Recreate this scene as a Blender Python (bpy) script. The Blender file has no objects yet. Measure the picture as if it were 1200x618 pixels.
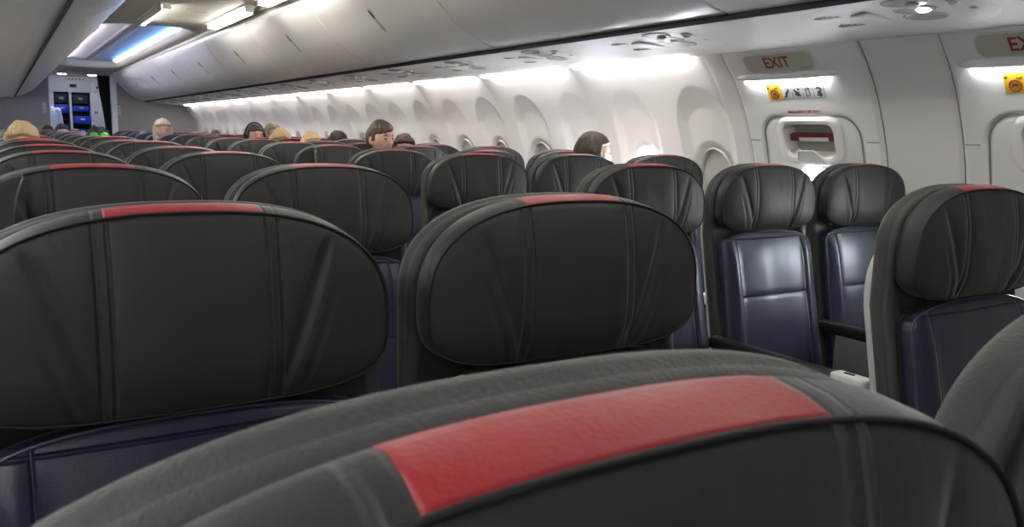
import bpy, bmesh, math, random
from mathutils import Vector, Matrix, noise
random.seed(7)
SC = bpy.context.scene
COL = SC.collection
PI = math.pi

# ------------------------------------------------------------------ helpers
def link(name, me, mat=None, parent=None, smooth=True):
    o = bpy.data.objects.new(name, me)
    COL.objects.link(o)
    if mat is not None:
        if len(me.materials) == 0: me.materials.append(mat)
        else: me.materials[0] = mat
    if smooth and len(me.polygons):
        me.polygons.foreach_set('use_smooth', [True]*len(me.polygons))
    if parent is not None: o.parent = parent
    return o

def empty(name, loc=(0,0,0), parent=None):
    o = bpy.data.objects.new(name, None); COL.objects.link(o)
    o.location = loc; o.empty_display_size = .1
    if parent is not None: o.parent = parent
    return o

def tag(o, label=None, cat=None, group=None, kind=None):
    if label: o['label'] = label
    if cat: o['category'] = cat
    if group: o['group'] = group
    if kind: o['kind'] = kind
    return o

def struct(o, label=None, cat=None):
    o['kind'] = 'structure'
    if label: o['label'] = label
    if cat: o['category'] = cat
    return o

def dup(o, parent=None):
    c = o.copy(); COL.objects.link(c)
    if parent is not None: c.parent = parent
    for ch in list(o.children): dup(ch, c)
    return c

class MB:
    """collects shapes into one mesh"""
    def __init__(s): s.v = []; s.f = []
    def add(s, vs, fs):
        n = len(s.v); s.v += [tuple(v) for v in vs]; s.f += [tuple(i+n for i in f) for f in fs]; return s
    def box(s, x0,x1,y0,y1,z0,z1, b=0.0):
        bm = bmesh.new(); bmesh.ops.create_cube(bm, size=1)
        for v in bm.verts: v.co = Vector(((x0+x1)/2+v.co.x*(x1-x0), (y0+y1)/2+v.co.y*(y1-y0), (z0+z1)/2+v.co.z*(z1-z0)))
        if b: bmesh.ops.bevel(bm, geom=bm.edges[:], offset=b, segments=3, affect='EDGES', profile=.5)
        s.bm(bm); return s
    def bm(s, bm, M=None):
        bm.verts.index_update()
        s.add([(M @ v.co if M else v.co) for v in bm.verts], [[v.index for v in f.verts] for f in bm.faces]); bm.free(); return s
    def tube(s, pts, r, seg=10, closed=False):
        pts = [Vector(p) for p in pts]; n = len(pts); rings = []
        up = Vector((0,0,1))
        for i, p in enumerate(pts):
            a = pts[(i-1) % n] if (closed or i > 0) else p
            b = pts[(i+1) % n] if (closed or i < n-1) else p
            t = (b-a).normalized()
            u = up - t*up.dot(t)
            if u.length < .05: u = Vector((0,1,0)) - t*t.y
            u.normalize(); w = t.cross(u)
            rr = r[i] if isinstance(r, (list, tuple)) else r
            rings.append([p+u*rr*math.cos(2*PI*k/seg)+w*rr*math.sin(2*PI*k/seg) for k in range(seg)])
        s.loft(rings, True, closed, not closed); return s
    def loft(s, rings, ring_closed=True, closed=False, caps=False):
        n = len(rings[0]); m = len(rings); vs = [p for r in rings for p in r]; fs = []
        for i in range(m if closed else m-1):
            j = (i+1) % m
            for k in range(n if ring_closed else n-1):
                l = (k+1) % n
                fs.append((i*n+k, i*n+l, j*n+l, j*n+k))
        if caps:
            fs.append(tuple(range(n))[::-1]); fs.append(tuple((m-1)*n+k for k in range(n)))
        s.add(vs, fs); return s
    def ell(s, c, r, seg=24, M=None):
        bm = bmesh.new(); bmesh.ops.create_uvsphere(bm, u_segments=seg, v_segments=seg//2, radius=1)
        for v in bm.verts: v.co = Vector((c[0]+v.co.x*r[0], c[1]+v.co.y*r[1], c[2]+v.co.z*r[2]))
        s.bm(bm, M); return s
    def cap(s, a, b, ra, rb, seg=16):
        a = Vector(a); b = Vector(b); d = b-a; L = d.length
        q = Vector((0,0,1)).rotation_difference(d.normalized()) if L > 1e-6 else Matrix.Identity(3).to_quaternion()
        rings = []
        for k in range(1, 6):
            t = -PI/2 + k*PI/10; rings.append((ra*math.sin(t), ra*math.cos(t)))
        for k in range(0, 5):
            t = k*PI/10; rings.append((L+rb*math.sin(t), rb*math.cos(t)))
        R = [[a+q @ Vector((w*math.cos(2*PI*j/seg), w*math.sin(2*PI*j/seg), h)) for j in range(seg)] for h, w in rings]
        s.loft(R, True, False, True); return s
    def mesh(s, name):
        me = bpy.data.meshes.new(name); me.from_pydata(s.v, [], s.f); me.update()
        bm = bmesh.new(); bm.from_mesh(me); bmesh.ops.recalc_face_normals(bm, faces=bm.faces[:]); bm.to_mesh(me); bm.free()
        return me
    def build(s, name, mat, parent=None, smooth=True, angle=40):
        me = s.mesh(name); o = link(name, me, mat, parent, smooth)
        if smooth and angle is not None:
            try:
                me.set_sharp_from_angle(angle=math.radians(angle))
            except Exception: pass
        return o

def evaluated(me, mods):
    """mesh -> mesh after modifiers [(type, {props})]"""
    o = bpy.data.objects.new('tmp', me); COL.objects.link(o)
    for t, pr in mods:
        m = o.modifiers.new(t, t)
        for k, v in pr.items(): setattr(m, k, v)
    dg = bpy.context.evaluated_depsgraph_get(); dg.update()
    r = bpy.data.meshes.new_from_object(o.evaluated_get(dg), depsgraph=dg)
    bpy.data.objects.remove(o); return r

# ------------------------------------------------------------------ materials
class NT:
    def __init__(s, name):
        s.m = bpy.data.materials.new(name); s.m.use_nodes = True; s.t = s.m.node_tree; s.n = s.t.nodes
        s.b = s.n['Principled BSDF']; s.l = s.t.links
    def node(s, t, **kw):
        n = s.n.new(t)
        for k, v in kw.items(): setattr(n, k, v)
        return n
    def val(s, sock, v):
        if hasattr(v, 'is_output') or hasattr(v, 'links'): s.l.new(v, sock)
        else: sock.default_value = v
    def math(s, op, a, b=0.0, c=0.0):
        n = s.node('ShaderNodeMath', operation=op)
        s.val(n.inputs[0], a); s.val(n.inputs[1], b); s.val(n.inputs[2], c); return n.outputs[0]
    def ramp(s, v, a, b, lo=0.0, hi=1.0):
        n = s.node('ShaderNodeMapRange', interpolation_type='SMOOTHSTEP'); s.val(n.inputs['Value'], v)
        n.inputs['From Min'].default_value = a; n.inputs['From Max'].default_value = b
        n.inputs['To Min'].default_value = lo; n.inputs['To Max'].default_value = hi; return n.outputs['Result']
    def noise(s, vec, scale, detail=3, rough=.5):
        n = s.node('ShaderNodeTexNoise'); s.l.new(vec, n.inputs['Vector'])
        n.inputs['Scale'].default_value = scale; n.inputs['Detail'].default_value = detail; n.inputs['Roughness'].default_value = rough
        return n.outputs['Fac']
    def obj(s):
        tc = s.node('ShaderNodeTexCoord'); return tc.outputs['Object']
    def mapped(s, vec, sc):
        n = s.node('ShaderNodeMapping'); s.l.new(vec, n.inputs['Vector']); n.inputs['Scale'].default_value = sc; return n.outputs[0]
    def xyz(s, vec):
        n = s.node('ShaderNodeSeparateXYZ'); s.l.new(vec, n.inputs[0]); return n.outputs
    def bump(s, h, dist, strength=1.0, prev=None):
        n = s.node('ShaderNodeBump'); s.l.new(h, n.inputs['Height']); n.inputs['Distance'].default_value = dist
        n.inputs['Strength'].default_value = strength
        if prev is not None: s.l.new(prev, n.inputs['Normal'])
        return n.outputs[0]
    def mix(s, f, a, b):
        n = s.node('ShaderNodeMix', data_type='RGBA'); s.val(n.inputs[0], f)
        for i, c in ((6, a), (7, b)):
            if hasattr(c, 'links'): s.l.new(c, n.inputs[i])
            else: n.inputs[i].default_value = (*c, 1)
        return n.outputs[2]

def plain(name, col, rough=.5, metal=0, spec=.5, var=.06, nscale=8, bump=0, bscale=60):
    t = NT(name); p = t.b
    p.inputs['Roughness'].default_value = rough; p.inputs['Metallic'].default_value = metal
    p.inputs['Specular IOR Level'].default_value = spec
    o = t.obj(); f = t.noise(o, nscale, 3)
    a = tuple(c*(1-var) for c in col); b = tuple(min(1, c*(1+var)) for c in col)
    t.l.new(t.mix(f, a, b), p.inputs['Base Color'])
    if bump: t.l.new(t.bump(t.noise(o, bscale, 4), bump), p.inputs['Normal'])
    return t.m

def emis(name, col, strength):
    t = NT(name); p = t.b
    p.inputs['Base Color'].default_value = (.8, .8, .8, 1)
    p.inputs['Emission Color'].default_value = (*col, 1); p.inputs['Emission Strength'].default_value = strength
    o = t.obj(); f = t.noise(o, 3, 1)
    t.l.new(t.mix(f, tuple(c*.97 for c in col), col), p.inputs['Emission Color'])
    return t.m

def leather(name, col, rough, seams, grain=.0003, wrinkle=.0016, spec=.5, sheen=.12):
    """seams(t, x, y, z) -> height socket (negative grooves) or None"""
    t = NT(name); p = t.b; o = t.obj(); s = t.xyz(o)
    rnd = t.node('ShaderNodeObjectInfo').outputs['Random']
    ad = t.node('ShaderNodeVectorMath', operation='ADD'); t.l.new(o, ad.inputs[0])
    cb = t.node('ShaderNodeCombineXYZ'); t.l.new(t.math('MULTIPLY', rnd, 37.0), cb.inputs[0]); t.l.new(t.math('MULTIPLY', rnd, 11.0), cb.inputs[2])
    t.l.new(cb.outputs[0], ad.inputs[1]); ov = ad.outputs[0]
    big = t.noise(ov, 7, 2, .5); fine = t.noise(ov, 420, 2, .6)
    wr = t.noise(t.mapped(ov, (22, 10, 9)), 1.0, 3, .55)
    n1 = t.bump(fine, grain); n2 = t.bump(wr, wrinkle, 1.0, n1)
    h = seams(t, s[0], s[1], s[2]) if seams else None
    nn = t.bump(h, .0035, 1.0, n2) if h is not None else n2
    t.l.new(nn, p.inputs['Normal'])
    c = t.mix(big, tuple(v*.86 for v in col), tuple(v*1.14 for v in col))
    t.l.new(c, p.inputs['Base Color'])
    t.l.new(t.ramp(wr, .3, .75, rough-.05, rough+.09), p.inputs['Roughness'])
    p.inputs['Specular IOR Level'].default_value = spec
    p.inputs['Sheen Weight'].default_value = sheen; p.inputs['Sheen Roughness'].default_value = .35
    return t.m

def groove(t, d, w):               # 1 on the line, 0 away from it
    return t.ramp(t.math('ABSOLUTE', d), 0, w, 1, 0)

def head_seams(t, x, y, z):
    ax = t.math('ABSOLUTE', x)
    # a pair of grooves with a puckered welt between them
    g1 = groove(t, t.math('SUBTRACT', ax, .0745), .0032)
    g2 = groove(t, t.math('SUBTRACT', ax, .0865), .0032)
    puck = t.math('MULTIPLY', groove(t, t.math('SUBTRACT', ax, .0805), .012), t.math('SINE', t.math('MULTIPLY', z, 1500.0)))
    # slanting wing crease
    zz = t.math('SUBTRACT', 1.14, z)
    cx = t.math('SUBTRACT', ax, t.math('SUBTRACT', .150, t.math('MULTIPLY', zz, .36)))
    cr = t.math('MULTIPLY', groove(t, cx, .011), t.ramp(zz, .01, .05, 0, 1))
    cx2 = t.math('SUBTRACT', ax, t.math('SUBTRACT', .172, t.math('MULTIPLY', zz, .34)))
    cr2 = t.math('MULTIPLY', groove(t, cx2, .009), t.ramp(zz, .07, .12, 0, .6))
    tot = t.math('ADD', t.math('ADD', g1, g2), t.math('MULTIPLY', t.math('ADD', cr, cr2), .9))
    tot = t.math('MULTIPLY', t.math('ADD', tot, t.math('MULTIPLY', puck, .03)), t.ramp(y, .0, .006, 1, .25))
    return t.math('SUBTRACT', 1.0, tot)

def cushion_seams(t, x, y, z):
    ax = t.math('ABSOLUTE', x)
    v = groove(t, t.math('SUBTRACT', ax, .148), .004)
    hz = t.math('MULTIPLY', groove(t, t.math('SUBTRACT', z, .742), .0045), t.ramp(ax, .147, .150, 1, 0))
    top = groove(t, t.math('SUBTRACT', z, .918), .0035)
    return t.math('SUBTRACT', 1.0, t.math('MAXIMUM', t.math('MAXIMUM', v, hz), top))

M = {}
M['head'] = leather('charcoal_leather', (.026, .0258, .0262), .52, head_seams, spec=.45)
M['fabric'] = leather('charcoal_leather_trim', (.062, .061, .059), .60, None, grain=.0008, wrinkle=.0012, spec=.4)
M['pipe'] = plain('dark_piping', (.012, .012, .012), .6)
M['red'] = leather('red_leather', (.33, .024, .030), .48, None, grain=.0004, wrinkle=.0012, spec=.45)
M['navy'] = leather('navy_leather', (.011, .0145, .040), .33, cushion_seams, wrinkle=.0006, spec=.6)
M['navyseat'] = leather('navy_leather_seat', (.013, .016, .036), .34, None, wrinkle=.004, spec=.6)
M['navypipe'] = plain('navy_piping', (.05, .055, .085), .3)
M['shell'] = plain('pale_grey_shell_plastic', (.55, .55, .53), .5)
M['arm'] = plain('black_armrest_plastic', (.014, .014, .015), .38)
M['armend'] = plain('white_armrest_cap', (.72, .72, .70), .4)
M['armpanel'] = plain('grey_armrest_panel', (.15, .15, .155), .45, bump=.0006, bscale=300)
M['metal'] = plain('brushed_metal', (.32, .32, .33), .35, metal=.9)
M['bin'] = plain('bin_plastic', (.74, .728, .71), .28, spec=.5, var=.035, nscale=2.5, bump=.004, bscale=3)
M['psu'] = plain('service_panel_plastic', (.74, .73, .715), .42, var=.03, nscale=3)
M['wall'] = plain('sidewall_plastic', (.84, .822, .80), .5, var=.025, nscale=2)
M['ceil'] = plain('ceiling_plastic', (.62, .60, .51), .5, var=.03, nscale=3)
M['ivory'] = plain('ivory_plastic', (.72, .68, .56), .45, var=.02)
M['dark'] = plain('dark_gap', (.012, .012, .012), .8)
M['carpet'] = plain('navy_carpet', (.02, .024, .045), .95, var=.3, nscale=60, bump=.003, bscale=400)
M['bulk'] = plain('grey_bulkhead_fabric', (.32, .30, .302), .85, var=.08, nscale=5, bump=.001, bscale=300)
M['whitep'] = plain('white_plastic', (.74, .74, .73), .4, var=.02)
M['shade'] = plain('window_shade', (.50, .49, .46), .5, var=.03)
M['strip'] = emis('wall_wash_light', (1.0, .97, .95), 7)
M['tube'] = emis('ceiling_tube_light', (1.0, .97, .90), 11)
M['tubefill'] = emis('unseen_fill_tube_light', (1.0, .975, .93), 5)
M['tubehi'] = emis('exit_light_tube', (.95, 1.0, 1.0), 5.5)
M['blue'] = emis('blue_mood_light', (.10, .36, 1.0), 7)
M['lav'] = emis('lavender_fill_light', (.92, .88, 1.0), 15)
M['spot'] = emis('reading_light_glow', (1, .97, .9), 14)
M['signred'] = plain('sign_red', (.30, .012, .018), .5)
M['signplate'] = plain('sign_plate', (.50, .52, .43), .35)
M['yellow'] = plain('placard_yellow', (.80, .52, .02), .5)
M['black'] = plain('print_black', (.02, .02, .02), .6)
M['paper'] = plain('placard_white', (.72, .72, .70), .5)
M['bar'] = plain('handle_maroon', (.16, .02, .025), .4)
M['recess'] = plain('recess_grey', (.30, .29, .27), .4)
M['hole'] = plain('speaker_hole_dark', (.05, .05, .05), .8)
M['lampglass'] = plain('lamp_lens_grey', (.40, .39, .38), .25)
M['grill'] = plain('service_insert_grey', (.42, .41, .39), .35)
M['curtain'] = plain('black_curtain', (.010, .011, .015), .9, bump=.002, bscale=200)
M['galley'] = plain('galley_white', (.66, .66, .70), .4, var=.02)
M['galleydark'] = plain('galley_dark_bay', (.016, .017, .022), .5)
M['bluebox'] = plain('blue_drawer', (.012, .05, .55), .4)
M['skin'] = plain('skin', (.56, .33, .24), .5, var=.08, nscale=30)
M['pane'] = None

def glass():
    t = NT('window_pane'); p = t.b
    p.inputs['Base Color'].default_value = (1, 1, 1, 1); p.inputs['Roughness'].default_value = .02
    p.inputs['Transmission Weight'].default_value = 1; p.inputs['IOR'].default_value = 1.02
    return t.m
M['pane'] = glass()

def hairmat(name, col, rough=.5):
    t = NT(name); p = t.b; o = t.obj()
    f = t.noise(t.mapped(o, (160, 160, 14)), 1, 3, .6)
    t.l.new(t.mix(f, tuple(c*.45 for c in col), tuple(min(1, c*1.35) for c in col)), p.inputs['Base Color'])
    p.inputs['Roughness'].default_value = rough
    t.l.new(t.bump(f, .004), p.inputs['Normal']); return t.m

# ------------------------------------------------------------------ interior profile
def catmull(P, n=8):
    out = []
    for i in range(len(P)-1):
        p0 = P[max(i-1, 0)]; p1 = P[i]; p2 = P[i+1]; p3 = P[min(i+2, len(P)-1)]
        for k in range(n):
            t = k/n
            out.append(tuple(.5*((2*b)+(-a+c)*t+(2*a-5*b+4*c-d)*t*t+(-a+3*b-3*c+d)*t**3) for a, b, c, d in zip(p0, p1, p2, p3)))
    out.append(P[-1]); return out
WP = catmull([(1.527,1.584),(1.615,1.48),(1.69,1.35),(1.75,1.2),(1.785,1.05),(1.80,.8),(1.78,.5),(1.70,.2),(1.62,0)], 14)
def wallx(z):
    for i in range(len(WP)-1):
        (x0, z0), (x1, z1) = WP[i], WP[i+1]
        if z <= z0 and z >= z1: return x0+(x1-x0)*(z0-z)/(z0-z1)
    return WP[0][0] if z > WP[0][1] else WP[-1][0]
def wallslope(z):                  # dx/dz
    return (wallx(min(z+.01,1.58))-wallx(max(z-.01,0)))/(min(z+.01,1.58)-max(z-.01,0))
def wframe(y, z, off=0.0):
    """local frame on the right wall: +X runs to the reader's right (-Y), +Y up along the wall, +Z out into the cabin"""
    s = wallslope(z); up = Vector((s, 0, 1)).normalized(); n = Vector((-1, 0, s)).normalized()
    xr = Vector((0, -1, 0)); p = Vector((wallx(z), y, z))+n*off
    m = Matrix.Identity(4)
    for i, a in enumerate((xr, up, n)):
        for j in range(3): m[j][i] = a[j]
    for j in range(3): m[j][3] = p[j]
    return m
def onwall(y, z, off=0.0):
    s = wallslope(z); n = Vector((-1, 0, s)).normalized(); return Vector((wallx(z), y, z))+n*off

YB = 14.0            # bulkhead
YF = -2.6            # cabin end behind the camera
def sm(a, b, x):
    t = max(0, min(1, (x-a)/(b-a))); return t*t*(3-2*t)
def rrect(x, y, hx, hy, r):
    qx = abs(x)-hx+r; qy = abs(y)-hy+r
    return math.hypot(max(qx, 0), max(qy, 0))+min(max(qx, qy), 0)-r

# windows
WIN = [(2.04+.497*i) for i in range(24)]
WIN = [y for y in WIN if y < YB-.2]
ZW = 1.005; WHX, WHZ = .120, .170
JOINT = [1.115, 1.752]+[1.885+.985*i for i in range(13)]
EXITS = [1.435, .475]

def wall_disp(y, z):
    d = 0.0
    for yw in WIN:
        dy = y-yw
        if abs(dy) > .24: continue
        # tall arched niche: crisp at the crown, fading out downwards
        if abs(dy) < .172:
            top = 1.25+.212*math.sqrt(max(0, 1-(dy/.172)**2))
            d += min(.19*max(0, top-z), .42*(.172-abs(dy)), .020)*sm(.66, .95, z)+.0025*sm(0, .012, top-z)*sm(0, .006, .172-abs(dy))*sm(.66, .95, z)
        # round funnel to the window
        e = math.hypot(dy/(WHX+.045), (z-ZW)/(WHZ+.038))
        d += .030*(1-sm(.72, 1.0, e))
    for j in JOINT[2:]+[JOINT[1]]:
        d += .004*(1-sm(0.0, .008, abs(y-j)))
    return d
# exit panel helpers
def exit_disp(y, z):
    d = 0.0
    for ye in EXITS:
        dy = y-ye
        # raised exit panel stands 12 mm proud of the neighbouring panel, bevelled edges
        if abs(dy) < .36:
            d -= .014*(1-sm(.319, .327, abs(dy)))-.010*(1-sm(.0, .007, abs(abs(dy)-.331)))
            # removable hatch: a groove following its outline
            if z < 1.35:
                s = rrect(dy, z-.83, .238+.02*(1.3-z), .495, .09)
                d += .018*(1-sm(.001, .009, abs(s)))+.004*(1-sm(-.006, 0, s))
    return d

def build_wall_right():
    ys = []
    y = YF
    while y < YB:
        ys.append(y)
        if y < -.1: y += .08
        elif y < 5.0: y += .0085
        elif y < 9: y += .011
        else: y += .016
    ys.append(YB)
    zs = [1.604]
    z = 1.584
    while z > 0:
        zs.append(z)
        z -= .0085 if z > .84 else .035
    zs.append(0)
    mb = MB(); nz = len(zs)
    base = [(wallx(z), Vector((-1, 0, wallslope(z))).normalized()) for z in zs]
    V = []
    for y in ys:
        for k, z in enumerate(zs):
            d = (wall_disp(y, z) if y > 1.7 else 0)+(exit_disp(y, z) if y < 1.9 else 0)
            x, n = base[k]; V.append((x-n.x*d, y, z-n.z*d))
    F = []
    holes = [(w, WHX, WHZ) for w in WIN]+[(ye, .105, .150) for ye in EXITS]
    for i in range(len(ys)-1):
        ym = (ys[i]+ys[i+1])/2
        near = [h for h in holes if abs(h[0]-ym) < .2]
        for k in range(nz-1):
            zm = (zs[k]+zs[k+1])/2
            if any(((ym-w)/hx)**2+((zm-(ZW if hx == WHX else .995))/hz)**2 < .86 for w, hx, hz in near): continue
            # handle recess openings
            if any(rrect(ym-(ye-.003), zm-1.232, .118, .066, .03) < -.004 for ye in EXITS): continue
            F.append((i*nz+k, i*nz+k+1, (i+1)*nz+k+1, (i+1)*nz+k))
    mb.add(V, F)
    me = bpy.data.meshes.new('wall_right'); me.from_pydata(mb.v, [], mb.f); me.update()
    o = link('wall_right', me, M['wall'])
    struct(o, 'pale curved cabin sidewall with arched window niches', 'wall')
    # outer skin behind, so no daylight leaks in
    b = MB(); P = [(x+.085, z) for x, z in WP]
    return o
build_wall_right()

# seal behind the wall around openings: outer skin with holes at the open windows only
OPEN = [1, 2]
def build_outer():
    mb = MB(); ys = []; y = YF
    while y < YB: ys.append(y); y += .02 if y < 4 else .2
    ys.append(YB)
    zs = [1.66-.02*i for i in range(34)]+[.9, .6, .3, -.02]
    nz = len(zs)
    for y in ys:
        for z in zs: mb.v.append((wallx(min(z, 1.58))+.075, y, z))
    for i in range(len(ys)-1):
        ym = (ys[i]+ys[i+1])/2
        for k in range(nz-1):
            zm = (zs[k]+zs[k+1])/2
            if any(((ym-WIN[w])/.15)**2+((zm-ZW)/.2)**2 < 1 for w in OPEN): continue
            if any(((ym-w)/.14)**2+((zm-.995)/.18)**2 < 1 for w in EXITS): continue
            mb.f.append((i*nz+k, i*nz+k+1, (i+1)*nz+k+1, (i+1)*nz+k))
    me = bpy.data.meshes.new('trim_1'); me.from_pydata(mb.v, [], mb.f); me.update()
    struct(link('trim_1', me, M['wall']), 'outer skin of the fuselage behind the sidewall', 'wall')
build_outer()

def ellipse_ring(y, z, hx, hz, off, seg=48):
    return [onwall(y, z, 0)*0+onwall(y+hx*math.cos(t), z+hz*math.sin(t), off) for t in [2*PI*k/seg for k in range(seg)]]
def build_window(n, y, opened, hx=WHX, hz=WHZ, zc=ZW, sh=.0):
    root = struct(empty('window_%d' % n, tuple(onwall(y, zc))))
    P = root.location
    def loc(r): return [p-P for p in r]
    f = MB()
    f.loft([loc(ellipse_ring(y, zc, hx*a, hz*b, o)) for a, b, o in
            ((.99,.99,-.036),(.955,.965,-.029),(.93,.945,-.032),(.90,.92,-.05),(.885,.91,-.066))])
    f.build('window_frame', M['whitep'], root)
    if opened:
        g = MB(); r = loc(ellipse_ring(y, zc, hx*.89, hz*.915, -.06)); g.add(r, [tuple(range(len(r)))])
        g.build('window_pane', M['pane'], root)
    if not opened or sh:
        g = MB()
        ring = ellipse_ring(y, zc, hx*.9, hz*.92, -.052)
        if sh:
            lim = zc+hz*(1-2*sh)
            ring = [p if p.z > lim else Vector((wallx(lim)+.052, p.y, lim)) for p in ring]
        r = loc(ring); g.add(r, [tuple(range(len(r)))])
        if not sh:
            r2 = loc(ellipse_ring(y, zc-.09, hx*.35, hz*.04, -.048)); g.add(r2, [tuple(range(len(r2)))])
        g.build('window_shade', M['shade'], root)
    return root
n = 1
for i, y in enumerate(WIN):
    build_window(n, y, i in OPEN, sh=(.0 if i not in OPEN else .0)); n += 1
for ye in EXITS:
    build_window(n, ye, True, .105, .150, .995); n += 1

# ------------------------------------------------------------------ wall-wash light strips
def strips(side, mirror):
    k = 0
    seg = [(a+.05, a+.985-.10) for a in JOINT[2:]] if side == 'right' else [(a+.05, a+.93) for a in [-2.4+.985*i for i in range(17)]]
    for a, b in seg:
        if b > YB: continue
        mb = MB(); sx = -1 if mirror else 1; dx = mirror
        zt = 1.583
        prof = [(1.475, 1.590), (1.480, 1.5675), (1.508, 1.5665), (1.513, 1.590)]
        mb.loft([[(sx*x+dx, y, z) for x, z in prof] for y in (a, b)], True, False, True)
        o = mb.build('light_strip', M['strip'], None, True)
        k += 1
        tag(o, 'glowing wall-wash light strip above the %s sidewall, number %d along the cabin' % (side, k) if 0 else
            ('glowing light strip above the windows, %s beyond the near EXIT sign' % ORD[k] if side == 'right' else 'glowing light strip above the left sidewall, %s from behind the camera' % ORD[k]),
            'light strip', 'wall-wash light strips above the %s windows' % side)
ORD = ['zeroth','first','second','third','fourth','fifth','sixth','seventh','eighth','ninth','tenth','eleventh','twelfth','thirteenth','fourteenth','fifteenth','sixteenth','seventeenth','eighteenth','nineteenth','twentieth']
strips('right', 0)

# ------------------------------------------------------------------ bins, service strip, ceiling
BP = catmull([(.955,1.624),(.87,1.646),(.78,1.687),(.70,1.742),(.63,1.812),(.565,1.885),(.523,1.95),(.508,2.008),(.52,2.03)], 8)
LSH = .085                 # the left bins hang a little nearer the aisle
BINY = [YF+.01]+[1.165-1.49*k for k in range(2, 0, -1)]+[1.165+1.475*k for k in range(9)]
BINY = [y for y in BINY if y < YB-.3]
def binx(side, x): return x if side > 0 else -x+LSH
def build_bin(side, y0, y1, i):
    root = empty('overhead_bin', (binx(side, 1.1), (y0+y1)/2, 1.66))
    P = root.location; g = .0045
    def L(x, y, z): return Vector((binx(side, x), y, z))-P
    hs = MB(); poly = [(x+.012, z+.010) for x, z in BP]+[(1.5, 2.05), (1.55, 1.66)]
    hs.loft([[L(x, y, z) for x, z in poly] for y in (y0+.002, y1-.002)], True, False, True)
    hs.build('bin_housing', M['dark'], root)
    d = MB(); ins = 14
    ys = [y0+g, y0+g+.004]+[y0+(y1-y0)*(k+1)/(ins+1) for k in range(ins)]+[y1-g-.004, y1-g]
    outer = []
    N = len(BP)
    for yi, y in enumerate(ys):
        e = .004 if yi in (0, len(ys)-1) else 0
        row = []
        for k, (x, z) in enumerate(BP):
            a = BP[max(k-1, 0)]; b = BP[min(k+1, N-1)]
            t = Vector((b[0]-a[0], b[1]-a[1])).normalized(); nx, nz = -t.y, t.x
            if nx*1+nz*0 > 0: nx, nz = -nx, -nz
            row.append(L(x-nx*e, y, z-nz*e))
        row += [L(x+.010, y, z+.008) for x, z in BP[::-1]]
        outer.append(row)
    d.loft(outer, True, False, True)
    d.build('bin_door', M['bin'], root)
    # slender latch let into the middle of the door, running up the curve
    k0, k1 = 25, 37
    ym = (y0+y1)/2
    for nm, w, off, mt, a, b in (('latch_plate', .016, .0015, 'grill', k0, k1), ('latch_grip', .009, .004, 'hole', k0+7, k1-1)):
        lb = MB(); rows = []
        for k in range(a, b+1):
            x, z = BP[k]; p = BP[k-1]; q = BP[k+1]; t = Vector((q[0]-p[0], q[1]-p[1])).normalized(); nx, nz = -t.y, t.x
            if nx > 0: nx, nz = -nx, -nz
            ww = w*(.6 if k in (a, b) else 1)
            rows.append([L(x+nx*off, ym-ww, z+nz*off), L(x+nx*(off+.001), ym, z+nz*(off+.001)), L(x+nx*off, ym+ww, z+nz*off), L(x-nx*.002, ym+ww*1.1, z-nz*.002), L(x-nx*.002, ym-ww*1.1, z-nz*.002)])
        lb.loft(rows, True, False, True)
        lb.build(nm, M[mt], root)
    sname = 'right' if side > 0 else 'left'
    tag(root, 'grey curved overhead bin above the %s seats, %s from behind the camera' % (sname, ORD[i]),
        'overhead bin', 'overhead bins along the %s side' % sname)
    return root
for side in (1, -1):
    for i in range(len(BINY)):
        y0 = BINY[i]; y1 = BINY[i+1] if i+1 < len(BINY) else YB-.01
        build_bin(side, y0+(0 if side > 0 else .35 if 0 < i else 0), min(y1+(0 if side > 0 else .35 if i+1 < len(BINY) else 0), YB-.01), i+1)

# service strip above the seats (structure), both sides
def psu_z(x): return 1.613-.034*sm(0, 1, (x-.965)/.5)
for side, nm in ((1, 'trim_2'), (-1, 'trim_3')):
    mb = MB(); xs = [.966+.0405*k for k in range(15)]
    y = YF; ys = []
    while y < YB: ys.append(y); y += .0098
    ys.append(YB)
    rows = []
    joints = [.86-.985+.985*k+.30 for k in range(-2, 16)]
    for y in ys:
        d = .0025*max([1-sm(0, .006, abs(y-j)) for j in joints])
        rows.append([(binx(side, .962), y, 1.65)]+[(binx(side, x), y, psu_z(x)+d) for x in xs]+[(binx(side, xs[-1]+.0), y, 1.60)])
    mb.loft(rows, False)
    o = mb.build(nm, M['psu'], None, True, None)
    struct(o, 'pale service strip between bins and %s sidewall' % ('right' if side > 0 else 'left'), 'trim')

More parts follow.
